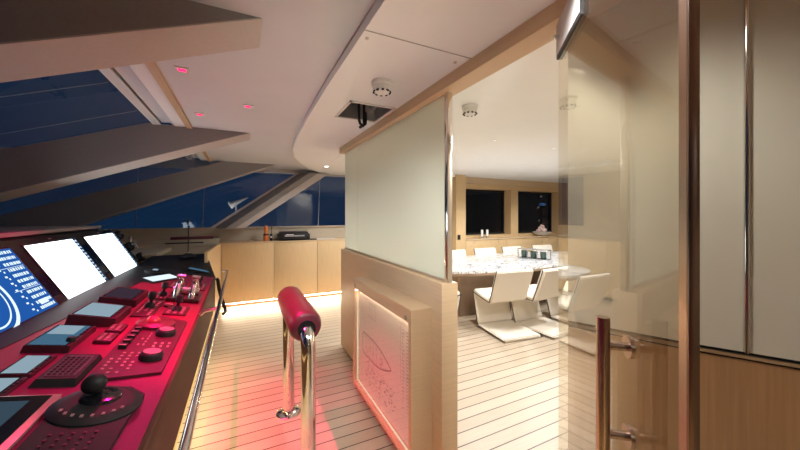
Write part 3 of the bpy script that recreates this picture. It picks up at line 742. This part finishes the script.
# lower notes and side columns
for k in range(120):
    y = r.uniform(1.98, 2.55); z = .335-r.random()*.19
    if r.random() < .5: stroke((y, z), (y-r.uniform(.008, .03), z), r.uniform(.003, .008))
    else:
        a = r.uniform(.004, .012)
        for m in range(6): stroke((y+a*math.cos(m*PI/3), z+a*math.sin(m*PI/3)), (y+a*math.cos((m+1)*PI/3), z+a*math.sin((m+1)*PI/3)), .002)
for yc in (1.86, 1.80):
    for k in range(24): 
        z = .80-k*.022; stroke((yc, z), (yc-r.uniform(.01, .04), z), .0035)
stroke((1.885, .83), (1.885, .45), .002)
ink.build('ink_print', 'ink', dr, o)

# ------------------------------------------------------------------ ceiling fittings
def detector(x, y, z, label):
    t = thing('smoke_detector', label, 'smoke detector', (x, y, z), (PI, 0, 0), 'smoke detectors')
    MB().lathe([(.062, 0), (.062, .018), (.052, .024)], (0, 0, 0), 28).build('base', 'lightgrey', t)
    MB().lathe([(.052, .022), (.055, .03), (.050, .055), (.036, .066), (.03, .067)], (0, 0, 0), 28).build('head', 'lightgrey', t)
    v = MB()
    for k in range(10):
        a = 2*PI*k/10; 
        tt = bmesh.new(); bmesh.ops.create_cube(tt, size=1)
        v.merge(tt, Matrix.Rotation(a, 4, 'Z') @ Matrix.Translation((.046, 0, .056)) @ Matrix.Rotation(.7, 4, 'Y') @ Matrix.Diagonal((.008, .014, .022, 1)))
    v.build('vents', 'black', t)
detector(.742, 1.743, 2.33, 'white smoke detector on the lowered ceiling panel')
detector(1.571, 1.967, CZ, 'white smoke detector on the dining room ceiling')
# open ceiling hatch with hanging cables
t = thing('ceiling_hatch', 'open square ceiling hatch with a dark metal recess', 'hatch', (.87, 2.31, 2.33))
hx0, hx1, hy0, hy1 = .665, 1.012, 2.12, 2.52
o = (.87, 2.31, 2.33)
b = MB()
b.box(hx0, hx1, hy0, hy0+.014, 2.322, 2.3295); b.box(hx0, hx1, hy1-.014, hy1, 2.322, 2.3295); b.box(hx0, hx0+.014, hy0, hy1, 2.322, 2.3295); b.box(hx1-.014, hx1, hy0, hy1, 2.322, 2.3295)
b.build('rim', 'lightgrey', t, o)
def cut_hole(ob, x0, x1, y0, y1, z0, z1):
    k = MB().box(x0, x1, y0, y1, z0, z1).build('cutter', 'grey'); m = ob.modifiers.new('cut', 'BOOLEAN'); m.operation = 'DIFFERENCE'; m.solver = 'EXACT'; m.object = k
    dg = bpy.context.evaluated_depsgraph_get(); dg.update()
    me = bpy.data.meshes.new_from_object(ob.evaluated_get(dg)); ob.modifiers.clear(); ob.data = me
    bpy.data.objects.remove(k)
for ob in (bpy.data.objects['ceiling'], bpy.data.objects['ceiling.002']): cut_hole(ob, hx0+.01, hx1-.01, hy0+.01, hy1-.01, 2.2, 2.6)
b = MB(); e = .012
b.box(hx0+e-.01, hx0+e, hy0+e, hy1-e, 2.331, 2.56); b.box(hx1-e, hx1-e+.01, hy0+e, hy1-e, 2.331, 2.56)
b.box(hx0+e, hx1-e, hy0+e-.01, hy0+e, 2.331, 2.56); b.box(hx0+e, hx1-e, hy1-e, hy1-e+.01, 2.331, 2.56); b.box(hx0+e, hx1-e, hy0+e, hy1-e, 2.55, 2.56)
b.build('recess_frame', pbr('galvanised_recess', (.34, .34, .34), .35, .6), t, o)
MB().tube([(.99, hy0+e, 2.45), (.99, hy1-e, 2.45)], .04, 14).build('duct', 'steel', t, o)
for k, x in enumerate((.79, .845)):
    q = tag(MB().tube([(x, 2.30, 2.548), (x, 2.30, 2.26), (x+.01, 2.295, 2.23), (x+.03, 2.29, 2.215), (x+.05, 2.295, 2.235), (x+.055, 2.30, 2.27), (x+.055, 2.31, 2.328)][:7-3*k] if k == 0 else
                     [(x, 2.34, 2.548), (x, 2.34, 2.25), (x-.02, 2.33, 2.225), (x-.04, 2.32, 2.21)], .011, 10).build('cable', 'black'), ['black cable looping down out of the ceiling hatch', 'black cable hanging straight from the ceiling hatch'][k], 'cable', 'cables in the hatch')
def downlight(x, y, z, lens, label, cat='downlight', sq=False, s=.045, grp='downlights'):
    t = thing('downlight', label, cat, (x, y, z), (PI, 0, 0), grp)
    if sq:
        MB().box(-s, s, -s, s, 0, .006, .002).build('bezel', 'lightgrey', t)
        MB().box(-s*.55, s*.55, -s*.55, s*.55, .006, .008).build('lens', lens, t)
    else:
        MB().lathe([(s, 0), (s, .005)], (0, 0, 0), 20).build('bezel', 'lightgrey', t)
        MB().lathe([(s*.7, .005), (s*.7, .007)], (0, 0, 0), 20).build('lens', lens, t)
RED = [(-.308, 2.195), (-.313, 3.116), (.041, 2.722)]
for (x, y), lb in zip(RED, ('square red downlight nearest the large fin', 'square red downlight beside the middle fin tip', 'square red downlight farthest from the windows')):
    downlight(x, y, CZ, 'redlamp', lb, sq=True, s=.035, grp='red downlights')
downlight(1.24, 5.23, 2.33, 'lamp', 'lit round downlight at the rounded end of the lowered ceiling panel')
DL = [(2.544, 2.747), (3.518, 2.751), (3.28, 3.866), (2.2, 4.4), (4.6, 3.9), (5.8, 4.2), (4.6, 2.4), (2.0, 1.0)]
DLL = ('small round downlight nearest the dining detector', 'small round downlight near the open door edge', 'small round downlight above the table left end',
       'small round downlight behind the frosted screen', 'small round downlight above the table middle', 'small round downlight above the table far end', 'small round downlight above the near chairs', 'small round downlight behind the door header')
for (x, y), lb in zip(DL, DLL): downlight(x, y, CZ, 'lens_dim', lb, s=.022, grp='dining downlights')
for (x, y), lb in zip(((.497, 1.336), (.98, 1.347), (1.0, 3.2)), ('tiny ceiling stud at the curved edge of the panel joint', 'tiny ceiling stud at the header end of the panel joint', 'tiny ceiling stud near the far end of the header')):
    q = MB().lathe([(.009, 0), (.008, .006)], (0, 0, 0), 12).build('ceiling_stud', 'brushed'); q.location = (x, y, 2.33); q.rotation_euler = (PI, 0, 0); tag(q, lb, 'stud', 'ceiling studs')

# ------------------------------------------------------------------ dining room
CX, CY, TA, TB = 4.35, 4.18, 1.95, .74
def superell(a, b_, n=72, e=3.0):
    pts = []
    for k in range(n):
        q = 2*PI*k/n; c, s = math.cos(q), math.sin(q)
        pts.append((a*abs(c)**(2/e)*(1 if c >= 0 else -1), b_*abs(s)**(2/e)*(1 if s >= 0 else -1)))
    return pts
t = thing('dining_table', 'long oval dining table with a veined marble top', 'table', (CX, CY, 0))
MB().prism(superell(TA, TB), 'z', .715, .75).build('tabletop', 'marble', t)
MB().prism(superell(TA-.05, TB-.05), 'z', .67, .715).build('apron', 'table_base', t)
for s in (-1, 1): MB().box(s*.95-.45, s*.95+.45, -.26, .26, 0, .67, .01).build('pedestal', 'table_base', t)
# chair: local +y faces the table
def make_chair():
    t = thing('dining_chair', 'x', 'chair', group='cream dining chairs around the marble table')
    hw = .275
    def strip(pts, th, name, mat, w=hw):
        """plate following a yz polyline with thickness th"""
        n = len(pts); A = []; B = []
        for i, p in enumerate(pts):
            a = Vector(pts[max(i-1, 0)]); c = Vector(pts[min(i+1, n-1)]); d = (c-a).normalized(); nn = Vector((-d.y, d.x))
            A.append(Vector(p)+nn*th/2); B.append(Vector(p)-nn*th/2)
        poly = [tuple(q) for q in A]+[tuple(q) for q in B[::-1]]
        tt = bmesh.new(); m = len(poly)
        v0 = [tt.verts.new((-w, *p)) for p in poly]; v1 = [tt.verts.new((w, *p)) for p in poly]
        tt.faces.new(v0[::-1]); tt.faces.new(v1)
        for i in range(m): tt.faces.new((v0[i], v0[(i+1) % m], v1[(i+1) % m], v1[i]))
        bmesh.ops.recalc_face_normals(tt, faces=tt.faces[:])
        bmesh.ops.bevel(tt, geom=[e for e in tt.edges if len(e.link_faces) == 2 and e.calc_face_angle(0) > .5], offset=min(.012, th*.3), segments=2, affect='EDGES')
        b = MB(); b.merge(tt); return b.build(name, mat, t)
    strip([(-.10, .835), (-.055, .70), (.0, .55), (.05, .425)], .06, 'backrest', 'chair')
    strip([(.045, .425), (.20, .44), (.44, .475)], .065, 'seat', 'chair')
    strip([(.44, .455), (.40, .28), (.33, .05)], .05, 'leg_panel', 'chair')
    strip([(.345, .03), (.0, .025), (-.25, .022)], .042, 'base_pad', 'chair')
    for s in (-1, 1):
        p = MB()
        x = s*(hw+.001)
        for line in ([(-.10, .84), (-.055, .70), (.0, .55), (.055, .41), (.20, .425), (.45, .46)], [(.45, .46), (.40, .28), (.335, .04)], [(.335, .03), (.0, .022), (-.255, .02)]):
            p.tube([(x, y, z) for y, z in line], .008, 6)
        p.build('edge_trim', 'piping', t)
    return t
proto = make_chair()
SEATS = [(3.12, 3.09, -.14, 'cream dining chair in the middle of the doorway, back to us'), (3.69, 2.95, .06, 'cream dining chair beside the glass door edge, back to us'),
         (4.36, 2.92, .03, 'cream dining chair hidden behind the open door, back to us'), (2.16, 3.70, -PI/2+.2, 'cream dining chair at the table end, mostly hidden by the partition'),
         (3.74, 5.10, PI, 'cream dining chair across the table, leftmost back in view'), (4.53, 5.10, PI, 'cream dining chair across the table, second back from the left'),
         (5.28, 5.10, PI, 'cream dining chair across the table, behind the glass caddy'), (6.15, 5.05, PI-.1, 'cream dining chair across the table, nearest the bowl')]
for k, (x, y, a, lb) in enumerate(SEATS):
    c = proto if k == 0 else copy_tree(proto)
    c.location = (x, y, 0); c.rotation_euler = (0, 0, a); c['label'] = lb
# glass caddy on the table
ca = math.atan2(-.49, .15)
t = thing('glass_caddy', 'black framed caddy holding green glasses on the marble table', 'caddy', (4.66, 4.05, .75), (0, 0, ca))
L2, W2_, h2 = .26, .08, .17
b = MB(); q = .007
for sx in (-1, 1):
    for sy in (-1, 1): b.box(sx*L2-q, sx*L2+q, sy*W2_-q, sy*W2_+q, 0, h2)
    for z in (q, h2): b.box(sx*L2-q, sx*L2+q, -W2_, W2_, z-q, z+q)
for sy in (-1, 1):
    for z in (q, h2): b.box(-L2, L2, sy*W2_-q, sy*W2_+q, z-q, z+q)
    for x in (-.087, .087): b.box(x-q*.7, x+q*.7, sy*W2_-q*.7, sy*W2_+q*.7, 0, h2)
b.build('frame', 'steel', t)
MB().box(-L2, L2, -W2_, W2_, .004, .012).build('tray', 'black', t)
for k in range(3):
    p = Vector((4.66, 4.05)) + Matrix.Rotation(ca, 2) @ Vector(((k-1)*.174, 0))
    q = MB().lathe([(.045, 0), (.055, .02), (.062, .12), (.058, .12), (.05, .03), (.02, .02)], (0, 0, 0), 22).build('glass_votive', 'greenglass'); q.location = (p.x, p.y, .763)
    tag(q, ['dark green glass in the caddy, end nearest the partition', 'dark green glass in the middle of the caddy', 'dark green glass in the caddy, end nearest the door'][k], 'glass', 'glasses in the caddy')
# low cabinets under the dining windows
for k in range(4):
    xa = 4.285+k*1.17
    t = thing('sideboard', ['oak sideboard under the candles beside the column', 'oak sideboard under the gap between the windows', 'oak sideboard under the bowl', 'oak sideboard in the far right corner'][k], 'sideboard', (xa+.57, 5.5, 0), group='oak sideboards under the dining windows')
    o = (xa+.57, 5.5, 0)
    MB().box(xa+.002, xa+1.168, 5.522, DY-.002, 0, .98).build('carcass', 'oak_v', t, o)
    MB().box(xa+.004, xa+1.166, 5.5, 5.52, .05, .975, .002).build('door', 'oak_v', t, o)
    for x in (xa+.22, xa+.92): MB().tube([(x, 5.49, .93), (x, 5.502, .93)], .012, 12).build('knob', 'brushed', t, o)
tag(MB().box(4.285, 8.99, 5.485, DY-.001, .98, 1.0, .002).build('worktop', 'oak_h'), 'oak ledge running under the dining room windows', 'worktop')
for k, x in enumerate((4.86, 5.01)):
    t = thing('candle', ['white candle on the window ledge, left of the pair', 'white candle on the window ledge, right of the pair'][k], 'candle', (x, 5.66, 1.0), group='candles on the window ledge')
    MB().lathe([(.034, 0), (.034, .012), (.02, .02), (.03, .03), (.03, .05)], (0, 0, 0), 18).build('holder', 'steel', t)
    MB().lathe([(.027, .05), (.027, .19), (.02, .195)], (0, 0, 0), 18).build('wax', 'wax', t)
t = thing('flower_bowl', 'dark bowl of blush flowers on the window ledge', 'bowl', (6.78, 5.66, 1.0))
MB().lathe([(.06, 0), (.10, .01), (.19, .06), (.22, .10), (.21, .10), (.17, .06), (.05, .03)], (0, 0, 0), 26).build('bowl', 'lightgrey', t)
b = MB(); r = random.Random(2)
for k in range(26):
    a = r.uniform(0, 2*PI); q = r.uniform(0, .11); b.ball((q*math.cos(a), q*math.sin(a), .11+(.12-q)*1.5*r.random()), r.uniform(.025, .045), 8)
b.build('flowers', 'petals', t)
t = thing('wall_switch', 'small black wall switch on the oak column edge', 'switch', (4.10, 5.498, 1.06))
MB().box(-.035, .035, -.012, 0, -.05, .05, .003).build('plate', 'black', t); MB().box(-.012, .012, -.018, -.012, -.02, .02).build('rocker', 'rubber', t)

# ------------------------------------------------------------------ outside the windows
t = thing('reflection_cone', 'pale cone outside the side window, put in for a reflection', 'cone', (-.20, 6.75, 1.66))  # solid cone put in for a pale reflection in the window glass
MB().tube([(0, 0, .05), (.13, .03, .12), (.30, .06, .21)], [.07, .042, .010], 18).build('cone_shell', 'lightgrey', t)
MB().tube([(.10, .03, .09), (.10, .03, -.37), (.10, -.375, -.37)], .014).build('bracket', 'grey', t)
t = thing('harbor_mast', 'tall mast with harbor lights outside the dining window', 'mast', (13.1, 11, -3))
o = (13.1, 11, -3)
MB().tube([(13.1, 11, -3), (13.1, 11, 2.7)], .05, 10).build('pole', 'grey', t, o)
f = 11/5.8
for x, z, m, q in [(6.90, 2.0, 'harbor', .05), (6.95, 1.80, 'harbor_b', .10), (6.80, 1.72, 'harbor', .05), (7.0, 1.58, 'harbor_w', .04), (6.82, 1.38, 'harbor', .04), (7.0, 1.30, 'harbor_w', .05)]:
    zz = 1.55+(z-1.55)*f
    MB().box(min(x*f, 13.1), max(x*f, 13.1), 10.99, 11.01, zz-.01, zz+.01).build('bracket', 'grey', t, o)
    MB().ball((x*f, 10.95, zz), q*1.1, 10, (2.2 if m == 'harbor_b' else 1.3, .6, .6)).build('lamp', m, t, o)

# ------------------------------------------------------------------ light
w = bpy.data.worlds.new('night'); SC.world = w; w.use_nodes = True
bg = w.node_tree.nodes['Background']; bg.inputs['Color'].default_value = (.10, .34, .80, 1); bg.inputs['Strength'].default_value = .05

def spot(name, loc, power, col, size=130, blend=.6, r=.05, tgt=None):
    l = bpy.data.lights.new(name, 'SPOT'); l.energy = power; l.color = col; l.spot_size = math.radians(size); l.spot_blend = blend; l.shadow_soft_size = r
    o = bpy.data.objects.new(name, l); COL.objects.link(o); o.location = loc
    if tgt is not None: o.rotation_euler = (Vector(tgt)-Vector(loc)).to_track_quat('-Z', 'Y').to_euler()
    return o
WARM = (.965, .985, 1)
for k, (x, y) in enumerate(DL): spot('dining_lamp', (x, y, CZ-.03), 68, WARM, 155, .5, .06)
for (x, y), e, tg, a in zip(RED, (175, 95, 10), ((.12, 2.2, 0), (-.55, 2.70, .9), (-.1, 2.9, 0)), (56, 84, 70)): spot('red_lamp', (x, y, CZ-.03), e, (1, .004, .17), a, .6, .02, tg)
# far bridge downlight, then two unseen lamps added to fill the bridge
for x, y, e in ((1.24, 5.23, 28), (.40, -1.9, 30), (.70, .62, 31)): spot('bridge_lamp_fill', (x, y, 2.30), e, WARM, 150, .6, .06)

spot('cone_fill', (-.30, 6.46, 1.45), 6, (1, .9, .8), 90, .5, .02, (-.05, 6.8, 1.74))  # unseen lamp added to brighten the cone outside
spot('ceiling_fill', (.78, .25, .10), 68, (.96, .98, 1), 50, .9, .08, (.80, 1.75, 2.33))  # low lamp without a fitting, added to brighten the ceiling
spot('partition_fill', (-.05, .9, 2.33), 45, WARM, 62, .7, .05, (1.03, 2.5, .9))  # lamp without a fitting, added to brighten the partition
# ------------------------------------------------------------------ camera
cam = bpy.data.cameras.new('camera'); co = bpy.data.objects.new('camera', cam); COL.objects.link(co)
co.location = (0, 0, 1.55); co.rotation_euler = (PI/2, 0, -math.atan(158/320))
cam.sensor_width = 36; cam.lens = 320/800*36; cam.shift_y = -11/800; cam.clip_start = .02
SC.camera = co
vs = SC.view_settings
vs.view_transform = 'Standard'; vs.look = 'None'; vs.gamma = 1; vs.use_curve_mapping = False; vs.exposure = .44
SC.cycles.max_bounces = 10; SC.cycles.transparent_max_bounces = 12; SC.cycles.use_denoising = True; SC.cycles.sample_clamp_indirect = 6
